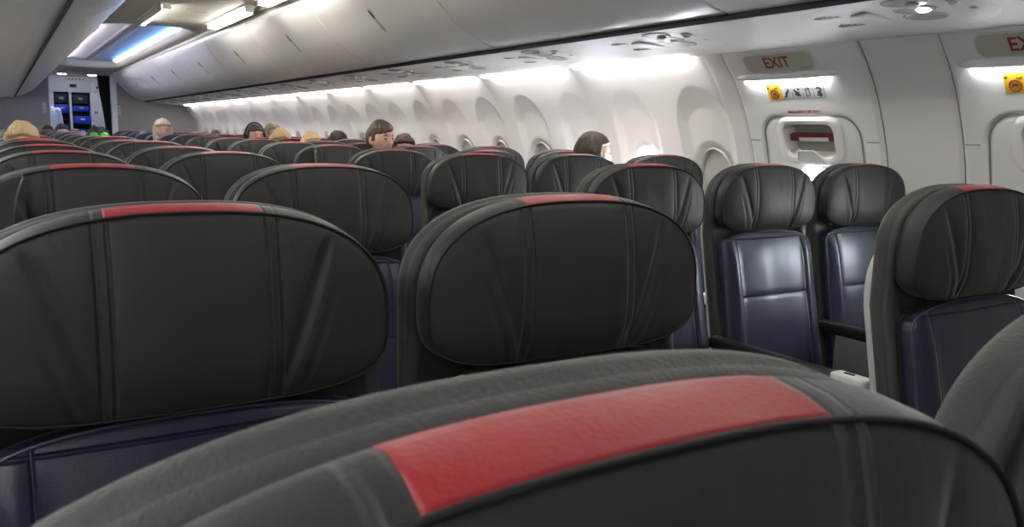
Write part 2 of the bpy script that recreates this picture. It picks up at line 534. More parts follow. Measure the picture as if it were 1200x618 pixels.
for side, nm in ((1, 'trim_9'), (-1, 'trim_10')):  # black strip stands in for the shade inside the bin gap
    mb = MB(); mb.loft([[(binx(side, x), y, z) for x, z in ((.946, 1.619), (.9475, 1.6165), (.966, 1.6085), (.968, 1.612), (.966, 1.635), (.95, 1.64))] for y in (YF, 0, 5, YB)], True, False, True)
    struct(mb.build(nm, M['dark'], None, False), 'black gap-shade strip between the %s bins and the service strip' % ('right' if side > 0 else 'left'), 'trim')
def build_psu(y, i, lit):
    root = empty('passenger_service_unit', (1.22, y, psu_z(1.22)))
    P = root.location
    def disc(name, x, yy, rx, ry, off, mat, dep=.004):
        m = MB(); seg = 28
        rr = []
        for a, o in ((1.0, 0), (.94, -dep), (.80, -dep*1.15), (.0001, -dep*.9)):
            rr.append([Vector((x+rx*a*math.cos(t), yy+ry*a*math.sin(t), psu_z(x+rx*a*math.cos(t))-off+o))-P for t in [2*PI*k/seg for k in range(seg)]])
        m.loft(rr); return m.build(name, mat, root)
    # shallow oval insert holding everything
    disc('oval_insert', 1.20, y, .205, .30, .0, M['psu'], .003)
    for k, dx in enumerate((-.075, .02, .115)):
        yy = y-.10+.055*k
        b = disc('reading_lamp', 1.12+dx*.9, y-.13+.02*k, .047, .066, .003, M['lampglass'], .003)
        lm = MB(); lm.ell(Vector((1.12+dx*.9+.01, y-.15+.02*k, psu_z(1.12)-.008))-P, (.016, .020, .008), 16)
        lm.build('lamp_lens', M['spot'] if (lit and k == 1) else M['whitep'], root)
    for k in range(3):
        v = MB(); c = Vector((1.10+.10*k, y-.245, psu_z(1.1)-.005))-P
        for a, b, h in ((.022, .022, .004), (.015, .015, .012)): v.ell(c, (a, b, h), 18)
        v.build('air_nozzle', M['whitep'], root)
    for k in range(2):
        cc = (1.12+.12*k)
        gr = MB()
        for a in range(7):
            for b in range(7):
                px, py = (a-3)*.011, (b-3)*.013
                if math.hypot(px/.036, py/.042) > 1: continue
                q = Vector((cc+px, y+.17+py, psu_z(cc)-.0042))-P
                gr.ell(q, (.0035, .0045, .001), 6)
        disc('speaker_plate', cc, y+.17, .044, .052, .001, M['psu'], .002)
        gr.build('speaker_grille', M['hole'], root)
    sb = MB(); sb.box(1.10, 1.26, y+.02, y+.075, psu_z(1.2)-.007, psu_z(1.2)+.002, .004)
    for v in range(len(sb.v)): sb.v[v] = tuple(Vector(sb.v[v])-P)
    sb.build('sign_panel', M['whitep'], root)
    tag(root, 'oval reading lamp and air nozzle panel above the right seats, %s from the camera' % ORD[i], 'service panel', 'passenger service units over the right seats')
PSUY = [-.2, .74, 1.76, 2.63, 3.43, 4.22, 5.01, 5.8, 6.6, 7.4, 8.2, 9.0, 9.8, 10.6, 11.4, 12.2, 13.0]
for i, y in enumerate(PSUY[1:]): build_psu(y, i+1, i in (0,))

# ceiling with the rounded light well
def build_ceiling():
    mb = MB(); cx, cy, hx, hy = .045, 9.85, .375, 3.08
    xs = [-1.75, -.75, -.6]+[-.5+.02*k for k in range(56)]+[.65, .8, 1.75]
    ys = []; y = YF
    while y < YB+2.2:
        ys.append(y)
        y += .03 if 6.3 < y < 13.4 else .012 if 3 < y < 6.3 else .1
    ys.append(YB+2.2)
    for y in ys:
        for x in xs:
            s = rrect(x-cx, y-cy, hx, hy, .34)
            z = 2.052+.100*(1-sm(-.075, .0, s))
            # longitudinal ribs of the well's lid
            if s < -.1:
                z -= .010*(1-sm(.004, .012, abs(x-(cx-.04))))+.010*(1-sm(.004, .012, abs(x-(cx+.03))))
            mb.v.append((x, y, z))
    nx = len(xs)
    for i in range(len(ys)-1):
        for k in range(nx-1):
            mb.f.append((i*nx+k, i*nx+k+1, (i+1)*nx+k+1, (i+1)*nx+k))
    me = bpy.data.meshes.new('ceiling'); me.from_pydata(mb.v, [], mb.f); me.update()
    me.materials.append(M['ceil']); me.materials.append(M['ivory']); me.materials.append(M['psu'])
    for p in me.polygons:
        c = p.center; s = rrect(c.x-cx, c.y-cy, hx, hy, .34)
        p.material_index = 2 if s < -.09 else 1 if s < .035 else 0
        p.use_smooth = True
    o = bpy.data.objects.new('ceiling', me); COL.objects.link(o)
    struct(o, 'cream ceiling with rounded recessed light well over the aisle', 'ceiling')
build_ceiling()
def build_blue(x, name_side, mt='blue'):
    mb = MB(); a, b = 7.15, 12.45
    s = 1 if x > 0 else -1
    mb.loft([[(x-s*.0, y, 2.090), (x-s*.055, y, 2.137), (x-s*.048, y, 2.143), (x+s*.007, y, 2.096)] for y in (a, (a+b)/2, b)], True, False, True)
    o = mb.build('blue_light_strip' if mt == 'blue' else 'added_fill_strip', M[mt])
    tag(o, ('glowing blue' if mt == 'blue' else 'added unseen lavender')+' light strip along the %s side of the ceiling well' % name_side, 'light strip')
build_blue(.400, 'right'); build_blue(-.315, 'left', 'lav')  # left strip is hidden, added to brighten the light well

def tube_light(x, a, b, label, mat='tube'):
    root = empty('ceiling_light', (x, (a+b)/2, 2.05))
    m = MB(); m.box(-.045, .045, a-(a+b)/2-.05, b-(a+b)/2+.05, -.008, .004, .003); m.build('light_housing', M['ivory'], root)
    sg_ = 1 if x > 0 else -1
    m = MB(); h = (b-a)/2
    m.box(sg_*.028 if sg_ > 0 else -.034, sg_*.034 if sg_ > 0 else -.028, -h, h, -.050, -.006, .002); m.build('light_shield', M['ivory'], root)
    t = MB()
    t.tube([(0, -h, -.020), (0, -h*.5, -.021), (0, h*.5, -.021), (0, h, -.020)], .019, 16); t.build('light_tube', M[mat], root)
    e = MB(); e.box(-.026, .026, -h-.04, -h+.005, -.040, 0, .005); e.build('end_cap', M['whitep'], root)
    e = MB(); e.box(-.026, .026, h-.005, h+.04, -.040, 0, .005); e.build('end_cap', M['whitep'], root)
    tag(root, label, 'ceiling light', 'fluorescent tubes on the aisle ceiling')
tube_light(.415, 5.12, 6.30, 'lit ceiling tube beside the right bins, nearest the blue light well')
tube_light(.415, 3.55, 4.75, 'lit ceiling tube beside the right bins, cut by the top edge of the photo')
tube_light(-.075, 5.35, 6.45, 'lit ceiling tube over the aisle next to the left bins')
tube_light(-.075, 3.55, 4.75, 'lit ceiling tube over the aisle, second from the light well')
for k, nm in enumerate(('third', 'fourth', 'fifth')):  # out-of-view tubes added to brighten the bins and seat tops
    tube_light(.415, 2.0-1.55*k, 3.2-1.55*k, 'added unseen ceiling tube beside the right bins, %s from the light well' % nm, 'tubefill')
    tube_light(-.30, 2.0-1.55*k, 3.2-1.55*k, 'added unseen ceiling tube beside the left bins, %s from the light well' % nm, 'tubefill')
# small dark ceiling fitting
fx = MB(); fx.box(.10, .24, 5.6, 5.62, 2.045, 2.052); fx.box(.10, .24, 4.9, 4.915, 2.045, 2.052)
struct(fx.build('trim_4', M['recess'], None), 'thin joint lines across the ceiling panel', 'trim')
# ivory ledge between bins and ceiling
for side, nm in ((1, 'trim_5'), (-1, 'trim_6')):
    mb = MB(); mb.loft([[(binx(side, x), y, z) for x, z in ((.508, 2.018), (.496, 2.030), (.496, 2.052), (.56, 2.052), (.56, 2.030))] for y in (YF, YB)], True, False, True)
    struct(mb.build(nm, M['ivory'], None), 'cream ledge running above the %s bins' % ('right' if side > 0 else 'left'), 'trim')

# floor, left wall, end walls
mb = MB(); mb.box(-1.75, 1.75, YF, YB+2.2, -.04, 0); struct(mb.build('floor', M['carpet'], None, False), 'dark navy cabin carpet', 'floor')
mb = MB(); mb.loft([[(-x+.06, y, z) for x, z in [(1.30, 1.60), (1.527, 1.595)]+WP] for y in (YF, 0, 5, 10, YB)], False)
struct(mb.build('wall_left', M['wall'], None, True, None), 'plain left sidewall of the cabin', 'wall')
strips('left', .085)
mb = MB(); mb.box(-1.8, 1.85, YF-.05, YF, 0, 2.1); struct(mb.build('wall_front', M['wall'], None, False), 'pale partition behind the camera', 'wall')
# bulkhead with the doorway
OX0, OX1 = -.405, .462
mb = MB()
mb.box(-1.78, OX0, YB, YB+.03, 0, 2.06); mb.box(OX1+.075, 1.84, YB, YB+.03, 0, 2.06)
struct(mb.build('wall_back', M['bulk'], None, False), 'grey fabric bulkhead either side of the galley doorway', 'wall')
mb = MB(); mb.box(OX1-.01, OX1+.075, YB-.03, YB+.05, 0, 2.06, .006); mb.box(OX0-.012, OX0+.012, YB-.01, YB+.04, 0, 2.06, .003)
struct(mb.build('trim_7', M['whitep'], None), 'pale post framing the galley doorway', 'trim')
mb = MB(); mb.box(OX0, OX1, YB-.005, YB+.03, 2.00, 2.07); struct(mb.build('trim_8', M['ivory'], None, False), 'cream header over the galley doorway', 'trim')
mb = MB(); mb.box(-1.0, -.96, YB+.03, YB+2.2, 0, 2.1); mb.box(.96, 1.0, YB+.03, YB+2.2, 0, 2.1); mb.box(-1, 1, YB+2.2, YB+2.24, 0, 2.2)
struct(mb.build('wall_galley', M['whitep'], None, False), 'white walls enclosing the galley area', 'wall')
for x, nm in ((-.486, 'left'), (.555, 'right')):
    r = empty('wall_phone_plate', (x, YB-.006, 1.47))
    m = MB(); m.box(-.026, .026, -.01, .006, -.078, .078, .006); m.build('plate', M['signplate'], r)
    m = MB(); m.box(-.012, .012, -.014, -.004, .01, .05, .003); m.box(-.012, .012, -.014, -.004, -.05, -.01, .003); m.build('button', M['grill'], r)
    tag(r, 'small pale switch plate on the grey bulkhead, %s of the galley doorway' % nm, 'switch plate')

# ------------------------------------------------------------------ galley
g = empty('galley_unit', (.0, 15.55, 0))
def gb(name, mat, *b, parent=g, bev=.004):
    m = MB(); m.box(*b, bev); return m.build(name, M[mat], parent)
# x from -.42 .. .52 at y=15.55 ; z 0..2.04
gb('header', 'galley', -.60, .56, -.02, .5, 1.775, 2.04)
gb('side_cabinet', 'galley', .285, .56, -.02, .5, 0, 1.775)
gb('left_post', 'galley', -.60, -.275, -.02, .5, 0, 1.775)
gb('divider', 'galley', -.045, -.005, -.03, .5, 0, 1.775)
gb('back_panel', 'galleydark', -.28, .29, .40, .44, .0, 1.775)
gb('shelf', 'galleydark', -.275, -.045, .02, .4, 1.30, 1.315); gb('shelf', 'galleydark', -.005, .285, .02, .4, 1.30, 1.315)
def drawer(x0, x1, z0, z1, y0):
    d = gb('drawer', 'bluebox', x0, x1, y0, .38, z0, z1, bev=.008)
    m = MB(); xm = x0+(x1-x0)*.55; m.box(xm-.035, xm+.035, y0-.01, y0+.004, (z0+z1)/2-.002, (z0+z1)/2+.024, .003); m.build('drawer_handle', M['whitep'], d)
drawer(-.262, -.058, 1.42, 1.565, .03); drawer(.01, .272, 1.24, 1.375, -.01); drawer(.01, .272, 1.455, 1.55, .15); drawer(.01, .272, 1.04, 1.15, .1)
gb('oven', 'galleydark', -.255, -.06, .10, .38, 1.59, 1.76); gb('oven', 'galleydark', .02, .26, .10, .38, 1.585, 1.76)
for x in (-.19, .10): gb('door_badge', 'grill', x, x+.07, .092, .10, 1.65, 1.69, bev=.002)
for x in (-.44, .31): gb('cupboard_door', 'galley', x+.0, x+.20, -.034, -.02, 1.80, 1.95, bev=.006)
for x in (-.36, .40): gb('latch', 'black', x-.016, x+.016, -.042, -.034, 1.85, 1.885, bev=.002)
gb('latch', 'black', .345, .36, -.034, -.02, 1.42, 1.46, bev=.002); gb('latch', 'black', .375, .39, -.034, -.02, 1.42, 1.46, bev=.002)
gb('crest_panel', 'black', -.02, .08, -.028, -.02, 1.855, 1.91, bev=.002); gb('crest_panel', 'whitep', .085, .135, -.03, -.02, 1.86, 1.92, bev=.01)
for k in range(5): gb('header_mark', 'signred', -.04+.055*k, -.015+.055*k, -.03, -.02, 1.985, 2.005, bev=.001)
tag(g, 'white galley unit with dark bays and blue drawers seen through the doorway', 'galley')
# round downlights and blue lamp in the galley ceiling
for x, nm in ((-.17, 'left'), (.27, 'right')):
    m = MB(); m.ell((0, 0, 0), (.065, .065, .012), 24); o = m.build('downlight', M['spot'], None); o.location = (x, 14.8, 2.04)
    tag(o, 'round lit downlight in the galley ceiling, %s one' % nm, 'downlight', 'galley downlights')
m = MB(); m.box(-.2, .22, -.05, .05, -.01, .005, .004); o = m.build('blue_light_strip', M['blue'], None); o.location = (.03, 14.35, 2.045)
tag(o, 'short blue light bar in the galley ceiling behind the doorway', 'light strip')
# curtain
m = MB(); rows = []
for k in range(25):
    z = .05+1.97*k/24; t = (z-.05)/1.97
    wd = .17*(.55+.45*sm(.55, 1, t)) if t > .5 else .17*(.55+.1*(1-t))
    row = []
    for j in range(40):
        u = j/39; x = .452-wd*(1-u); row.append((x, YB+.10+.018*math.sin(u*26+t*1.5), z))
    rows.append(row)
m.loft(rows, False)
cm = evaluated(m.mesh('curtain'), [('SOLIDIFY', {'thickness': .004})])
c = link('curtain', cm, M['curtain']); tag(c, 'black gathered curtain at the right side of the galley doorway', 'curtain')

# ------------------------------------------------------------------ text helper
def text_mesh(s, size, depth, mat, parent, M4, name='lettering', bold=0.0, sx=1.0):
    cu = bpy.data.curves.new('t', 'FONT'); cu.body = s; cu.size = size; cu.extrude = depth; cu.align_x = 'CENTER'; cu.align_y = 'CENTER'; cu.offset = bold
    o = bpy.data.objects.new('t', cu); COL.objects.link(o)
    dg = bpy.context.evaluated_depsgraph_get(); dg.update()
    me = bpy.data.meshes.new_from_object(o.evaluated_get(dg), depsgraph=dg)
    bpy.data.objects.remove(o)
    me.transform(M4 @ Matrix.Diagonal((sx, 1, 1, 1)))
    return link(name, me, M[mat], parent, False)

# ------------------------------------------------------------------ exits
def slab(poly, y0, z0, off0, off1, P):
    """poly of (right, up) offsets laid on the curved wall; a thin solid"""
    a = [onwall(y0-u, z0+v, off0)-P for u, v in poly]; b = [onwall(y0-u, z0+v, off1)-P for u, v in poly]
    n = len(poly); return a+b, [tuple(range(n))[::-1], tuple(range(n, 2*n))]+[(i, (i+1) % n, n+(i+1) % n, n+i) for i in range(n)]
def rpoly(hx, hz, r, seg=8):
    pts = []
    for cx, cz, a in ((hx-r, hz-r, 0), (-hx+r, hz-r, PI/2), (-hx+r, -hz+r, PI), (hx-r, -hz+r, 3*PI/2)):
        for k in range(seg+1):
            t = a+PI/2*k/seg; pts.append((cx+r*math.cos(t), cz+r*math.sin(t)))
    return pts
def sub(pts, n=6):                       # split long edges so slabs follow the wall
    out = []
    for i, p in enumerate(pts):
        q = pts[(i+1) % len(pts)]; L = math.hypot(q[0]-p[0], q[1]-p[1]); k = max(1, int(L/.02))
        for j in range(k): out.append((p[0]+(q[0]-p[0])*j/k, p[1]+(q[1]-p[1])*j/k))
    return out
def wall_item(name, mat, P, parent, poly, y, z, o0, o1):
    m = MB(); m.add(*slab(sub(poly), y, z, o0, o1, P)); return m.build(name, M[mat], parent, False)

def build_exit(ye, n, where):
    base = .0145
    # sign
    ys, zs = ye+.042, 1.541
    r = empty('exit_sign', tuple(onwall(ys, zs))); P = r.location.copy()
    wall_item('sign_plate', 'signplate', P, r, rpoly(.168, .031, .028), ys, zs, .004, base+.006)
    wall_item('sign_rim', 'whitep', P, r, rpoly(.174, .036, .032), ys, zs, .002, base+.004)
    Mx = Matrix.Translation(-P) @ wframe(ye+.046, zs, base+.0075)
    text_mesh('EXIT', .071, .0006, 'signred', r, Mx, bold=.0009, sx=.88)
    tag(r, 'red lettered EXIT sign on a pale plate %s' % where, 'sign')
    # light under the sign
    yl, zl = ye+.042, 1.488
    r = empty('exit_light', tuple(onwall(yl, zl))); P = r.location.copy()
    m = MB(); rows = []
    for k in range(25):
        t = -1+2*k/24; e = math.sqrt(max(0.02, 1-abs(t)**5))
        row = []
        for a in range(9):
            an = PI*a/8; row.append(onwall(yl-t*.255, zl+.016*math.cos(an)*e, .010+.024*math.sin(an)*e)-P)
        rows.append(row)
    m.loft(rows, False); m.build('light_cowl', M['whitep'], r)
    m = MB(); m.tube([onwall(yl+.205-.41*k/12, zl-.013, .026)-P for k in range(13)], [.006]+[.0105]*11+[.006], 12)
    m.build('light_tube', M['tubehi'], r)
    tag(r, 'slim white lit lamp bar below the EXIT sign %s' % where, 'light')
    # placards
    yp, zp = ye+.122, 1.426
    r = empty('safety_placard', tuple(onwall(yp, zp))); P = r.location.copy()
    wall_item('yellow_panel', 'yellow', P, r, rpoly(.034, .029, .003), yp, zp, base-.002, base+.0012)
    ring = MB(); F4 = Matrix.Translation(-P) @ wframe(yp, zp-.006, base+.002)
    ring.tube([F4 @ Vector((.019*math.cos(t), .019*math.sin(t), 0)) for t in [2*PI*k/28 for k in range(28)]], .0022, 6, True)
    ring.tube([F4 @ Vector((-.013, .013, 0)), F4 @ Vector((.013, -.013, 0))], .0020, 6); ring.build('prohibition_ring', M['signred'], r)
    ic = MB(); ic.tube([F4 @ Vector((-.010, -.004, 0)), F4 @ Vector((.0, .004, 0)), F4 @ Vector((.010, .002, 0))], .0028, 6)
    ic.ell(F4 @ Vector((-.026, .029, 0)), (.003, .006, .005), 8); ic.build('pictogram', M['black'], r)
    ic = MB(); ic.tube([F4 @ Vector((.006, .028, 0)), F4 @ Vector((.014, .024, 0)), F4 @ Vector((.024, .030, 0))], .0022, 6); ic.build('pictogram', M['signred'], r)
    for k in range(4):
        yy = yp-.062-.052*k
        wall_item('panel_border', 'recess', P, r, rpoly(.0262, .0285, .001), yy, zp+.0005*k, base-.002, base+.0004)
        wall_item('picture_panel', 'paper', P, r, rpoly(.0245, .027, .001), yy, zp+.0005*k, base-.002, base+.001)
        F4 = Matrix.Translation(-P) @ wframe(yy, zp, base+.0018)
        def st(pts, rad=.0024): ic.tube([F4 @ Vector((a, b, 0)) for a, b in pts], rad, 6)
        ic = MB()
        wv = [(-.019, .023), (-.019, .008), (.0, .018), (.019, .010)]
        st(wv, .0006)
        if k == 0: st([(-.006, -.020), (-.004, -.006), (.006, .004)], .0040); st([(-.016, -.021), (-.006, -.018)]); st([(.006, .004), (.015, .006)]); st([(.010, .012), (.011, .013)], .004)
        if k == 1: st([(-.012, .010), (-.002, -.002), (.008, -.006)], .0045); st([(-.002, -.002), (-.010, -.014)]); st([(.008, -.006), (.014, -.020)]); st([(.004, .008), (.014, .014)]); st([(0, -.008), (.004, -.020)])
        if k == 2: st([(-.008, -.020), (-.010, .010), (.006, .014), (.009, -.016), (-.008, -.020)], .0016); st([(-.004, .006), (.003, .008)], .001)
        if k == 3: st([(-.008, .012), (.004, .016), (.012, .006), (.006, -.004), (-.004, -.004)], .0035); st([(-.004, -.006), (.012, -.014), (.004, -.022)], .0042); st([(-.010, -.016), (.0, -.018)])
        ic.build('pictogram', M['black'], r)
    tag(r, 'yellow and white safety picture strip below the lamp bar %s' % where, 'placard')
    # small red wording
    r0 = wframe(ye+.0, 1.347, base+.0012); P = r0.translation.copy()
    t = text_mesh('EMERGENCY USE ONLY', .0155, .0003, 'signred', None, Matrix.Translation(-P) @ r0, name='emergency_wording', bold=.0003, sx=1.0)
    t.location = P; tag(t, 'small red wording above the hatch handle %s' % where, 'lettering')
    # the hatch: handle bowl, bar, pull bracket
    d = struct(empty('door_%d' % n, tuple(onwall(ye, 1.232)))); P = d.location.copy()
    yc, zc = ye-.003, 1.232
    bowl = MB()
    def R(h, v, rr, o): return [onwall(yc-u, zc+w, o)-P for u, w in rpoly(h, v, rr, 8)]
    bowl.loft([R(.165, .098, .06, -.001), R(.158, .092, .056, base+.006), R(.142, .082, .046, base+.014), R(.124, .070, .034, base+.012), R(.117, .064, .030, base-.002), R(.110, .058, .026, -.035)])
    bowl.build('handle_surround', M['wall'], d)
    bb = MB(); q = R(.111, .059, .026, -.034); bb.add(q, [tuple(range(len(q)))]); bb.build('handle_bowl', M['recess'], d)
    wall_item('handle_bar', 'bar', P, d, rpoly(.113, .014, .004), yc, zc+.006, -.02, .000)
    wall_item('bar_label', 'paper', P, d, rpoly(.072, .0075, .002), yc-.004, zc+.000, .0005, .0015)
    gk = MB(); tr = .238+.02*(1.3-1.32)
    line = [(-.245, -.36), (-.238, -.13), (-.236, -.01)]+[(-.236+.085*(1-math.cos(a)), .008+.085*math.sin(a)) for a in [PI/2*k/8 for k in range(1, 9)]]
    line += [(-x, y_) for x, y_ in line[::-1]]
    gk.tube([onwall(ye-a, 1.232+b, base-.006)-P for a, b in line], .0030, 6); gk.build('hatch_gap_shade', M['recess'], d)  # dark line drawn as the shade in the hatch gap
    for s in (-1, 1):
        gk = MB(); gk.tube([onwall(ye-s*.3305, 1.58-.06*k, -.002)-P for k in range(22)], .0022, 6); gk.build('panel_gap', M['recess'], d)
    wr = MB(); pts = [(-.040, -.090), (-.030, -.040), (.045, -.038), (.120, -.092)]
    q = [onwall(ye-a+.02, zc+b, base+.018)-P for a, b in pts]
    dense = []
    for a, b in zip(q, q[1:]+q[:1]):
        for k in range(5): dense.append(a.lerp(b, k/5))
    wr.tube(dense, .0042, 8, True); wr.build('pull_bracket', M['whitep'], d)
    fl = MB(); fl.add(q, [tuple(range(4))]); fl.build('bracket_flap', M['psu'], d, False)
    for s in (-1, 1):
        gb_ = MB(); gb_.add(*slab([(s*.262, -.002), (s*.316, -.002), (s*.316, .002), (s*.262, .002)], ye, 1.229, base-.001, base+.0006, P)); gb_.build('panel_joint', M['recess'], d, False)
build_exit(EXITS[0], 1, 'over the fully visible hatch'); build_exit(EXITS[1], 2, 'at the photo right edge')

# ------------------------------------------------------------------ seats
def spow(v, e): return math.copysign(abs(v)**e, v)
ZH = 1.020
def head_outline(seg):
    pts = []
    for k in range(seg):
        t = 2*PI*k/seg; c, s = math.cos(t), math.sin(t)
        e = 2/2.55 if s >= 0 else 2/3.8
        pts.append((.210*spow(c, e), ZH+(.1250*spow(s, e) if s >= 0 else .076*spow(s, e))))
    return pts
def fold(v, f):
    if not f or v[0] > -.112: return v
    a = math.radians(72); px, py = -.112, .045
    dx, dy = v[0]-px, v[1]-py
    k = sm(0, .03, -dx); a *= k
    return (px+dx*math.cos(a)-dy*math.sin(a)*.0+(-dy)*math.sin(-a)*0, py+dy+dx*math.sin(a)*1.0, v[2])
def headrest_mesh(folded):
    seg = 220; O = head_outline(seg); zc = ZH; mb = MB(); rings = []
    def ring(sc, y, o=0.0, lift=0.0):
        r = []
        for x, z in O:
            nx, nz = x/.21, (z-zc)/.1; L = math.hypot(nx, nz)
            r.append(fold((x*sc+nx/L*o, y, zc+(z-zc)*sc+nz/L*o+lift*max(0, nz)), folded))
        return r
    for i in range(26):
        q = (i+.3)/26.3
        yy = .002-.020*(1-q**2.6)
        r = []
        for x, z in O:
            X, Z = x*q, zc+(z-zc)*q; ax = abs(X)
            dy = 0.0
            zz = 1.14-Z
            dy += .0035*math.exp(-((ax-.0805)/.010)**2)*(1-q**6)
            cx = ax-(.150-.36*zz); dy += .0045*math.exp(-(cx/.010)**2)*sm(.01, .05, zz)*(1-q**5)
            dy += .0025*noise.noise(Vector((X*14, 3.1, Z*9)))*(1-q**4)
            r.append(fold((X, yy+dy, Z), folded))
        rings.append(r)
    rings += [ring(1, .0030, -.0010), ring(1, .006, .0010, .0003), ring(1, .016, .0026, .002), ring(1, .030, .0018, .0045), ring(1, .040, -.0015, .0055), ring(1, .046, -.007, .0055), ring(1, .049, -.018, .005), ring(.5, .050, 0)]
    mb.loft(rings, True, False, True)
    return mb.mesh('headrest')
def stripe_mesh():
    mb = MB(); rows = []
    O = [p for p in head_outline(2400) if p[1] > 1.1 and abs(p[0]) <= .0768]
    O.sort()
    O = O[::max(1, len(O)//40)]
    prof = [(.0040, -.003), (.0042, .0012), (.006, .0025), (.016, .0058), (.030, .0075), (.040, .0054), (.046, .0000), (.0485, -.010)]
    for i, (x, z) in enumerate(O):
        e = 1 if 0 < i < len(O)-1 else .3
        nx, nz = x/.21, 1.0; L = math.hypot(nx, nz)
        row = [(x, y, z+o-(.0016 if e < 1 else 0)) for y, o in prof]
        row += [(x, .036, z-.016), (x, .006, z-.012)]
        rows.append(row)
    mb.loft(rows, True, False, True)
    return mb.mesh('red_stripe')
def pipe_mesh(folded):
    seg = 220; O = head_outline(seg)
    mb = MB(); mb.tube([fold((x*1.002, .0022, ZH+(z-ZH)*1.003), folded) for x, z in O], .0015, 8, True)
    return mb.mesh('piping')
def recl(z): return -.20*max(0, .93-z)      # the seat back leans: lower is nearer the camera
def frame_outline(z0, z1, hw0, hw1, r, seg=26):
    """half outline from the bottom up the left side, over the top and down the right"""
    pts = []
    for k in range(seg): z = z0+(z1-r-z0)*k/seg; pts.append((-(hw0+(hw1-hw0)*k/seg), z))
    for k in range(2*seg+1):
        t = PI-PI*k/(2*seg); c, s = math.cos(t), math.sin(t)
        pts.append((hw1-r*1.0+0 if 0 else (hw1*spow(c, 2/2.6)), z1-r+r*spow(s, 2/2.6)))
    for k in range(seg, 0, -1): z = z0+(z1-r-z0)*(k-1)/seg; pts.append(((hw0+(hw1-hw0)*(k-1)/seg), z))
    return pts
def pad_mesh(name, pts, zc, layers, seams=None):
    """layers: (scale inset in metres, y) from the front to the back, closed by flattening both ends"""
    mb = MB(); rings = []
    for sc, ins, y in layers:
        r = []
        n = len(pts)
        for i, (x, z) in enumerate(pts):
            a = pts[i-1]; b = pts[(i+1) % n]; t = Vector((b[0]-a[0], b[1]-a[1]))
            nx, nz = (-t.y, t.x) if t.length > 0 else (0, 0); L = math.hypot(nx, nz) or 1
            X = x*sc+nx/L*ins; Z = zc+(z-zc)*sc+nz/L*ins
            r.append((X, y+recl(Z), Z))
        rings.append(r)
    mb.loft(rings, True, False, True); return mb.mesh(name)
FO = frame_outline(.40, 1.150, .222, .217, .125)
frame_me = pad_mesh('back_frame', FO, .85, [(.05, 0, .050), (.9, 0, .049), (1, -.022, .048), (1, -.010, .0455), (1, -.003, .048), (1, .0, .055), (1, -.003, .0605), (1, -.0035, .062), (1, .001, .066), (1, .0015, .075), (1, -.004, .084), (1, -.016, .090), (.6, 0, .092), (.05, 0, .092)])
SO = frame_outline(.36, 1.075, .206, .199, .13)
shell_me = pad_mesh('back_shell', SO, .8, [(.05, 0, .075), (1, -.004, .075), (1, .0, .079), (1, .001, .092), (1, -.001, .104), (1, -.006, .112), (1, -.022, .120), (.6, 0, .126), (.05, 0, .128)])
def cushion_mesh():
    seg = 20; pts = frame_outline(.44, .937, .212, .198, .05)
    mb = MB(); rings = []
    zc = .70
    for i in range(30):
        q = (i+.3)/30.3; r = []
        for x, z in pts:
            X, Z = x*q, zc+(z-zc)*q; ax = abs(X)
            y = .012-.014*(1-q**4)
            y -= .012*sm(.13, .165, ax)*(1-q**8)            # bolsters
            y += .0025*math.exp(-((ax-.148)/.006)**2)
            if ax < .15: y += .003*math.exp(-((Z-.742)/.006)**2)
            y += .004*noise.noise(Vector((X*10, 1.7, Z*8)))*(1-q**5)
            r.append((X, y+recl(Z), Z))
        rings.append(r)
    for ins, y in ((.0, .014), (.003, .020), (.003, .034), (-.004, .046)):
        r = []; n = len(pts)
        for i, (x, z) in enumerate(pts):
            a = pts[i-1]; b = pts[(i+1) % n]; t = Vector((b[0]-a[0], b[1]-a[1])); L = t.length or 1
            X = x-t.y/L*ins; Z = z+t.x/L*ins; r.append((X, y+recl(Z), Z))
        rings.append(r)
    mb.loft(rings, True, False, True); me = mb.mesh('back_cushion')
    pp = MB(); pp.tube([(x, .0135+recl(z), z) for x, z in pts[4:-4]], .0022, 8)
    return me, pp.mesh('cushion_piping')
cushion_me, cpipe_me = cushion_mesh()
def seat_cushion_mesh():
    bm = bmesh.new(); bmesh.ops.create_cube(bm, size=1)
    for v in bm.verts: v.co = Vector((v.co.x*.43, -.33+v.co.y*.46, .425+v.co.z*.11))
    bmesh.ops.bevel(bm, geom=bm.edges[:], offset=.035, segments=5, affect='EDGES', profile=.5)
    m = MB(); m.bm(bm); return m.mesh('seat_cushion')
head_me = {0: headrest_mesh(0), 1: headrest_mesh(1)}; pipe_me = {0: pipe_mesh(0), 1: pipe_mesh(1)}
stripe_me = stripe_mesh(); seatc_me = seat_cushion_mesh()

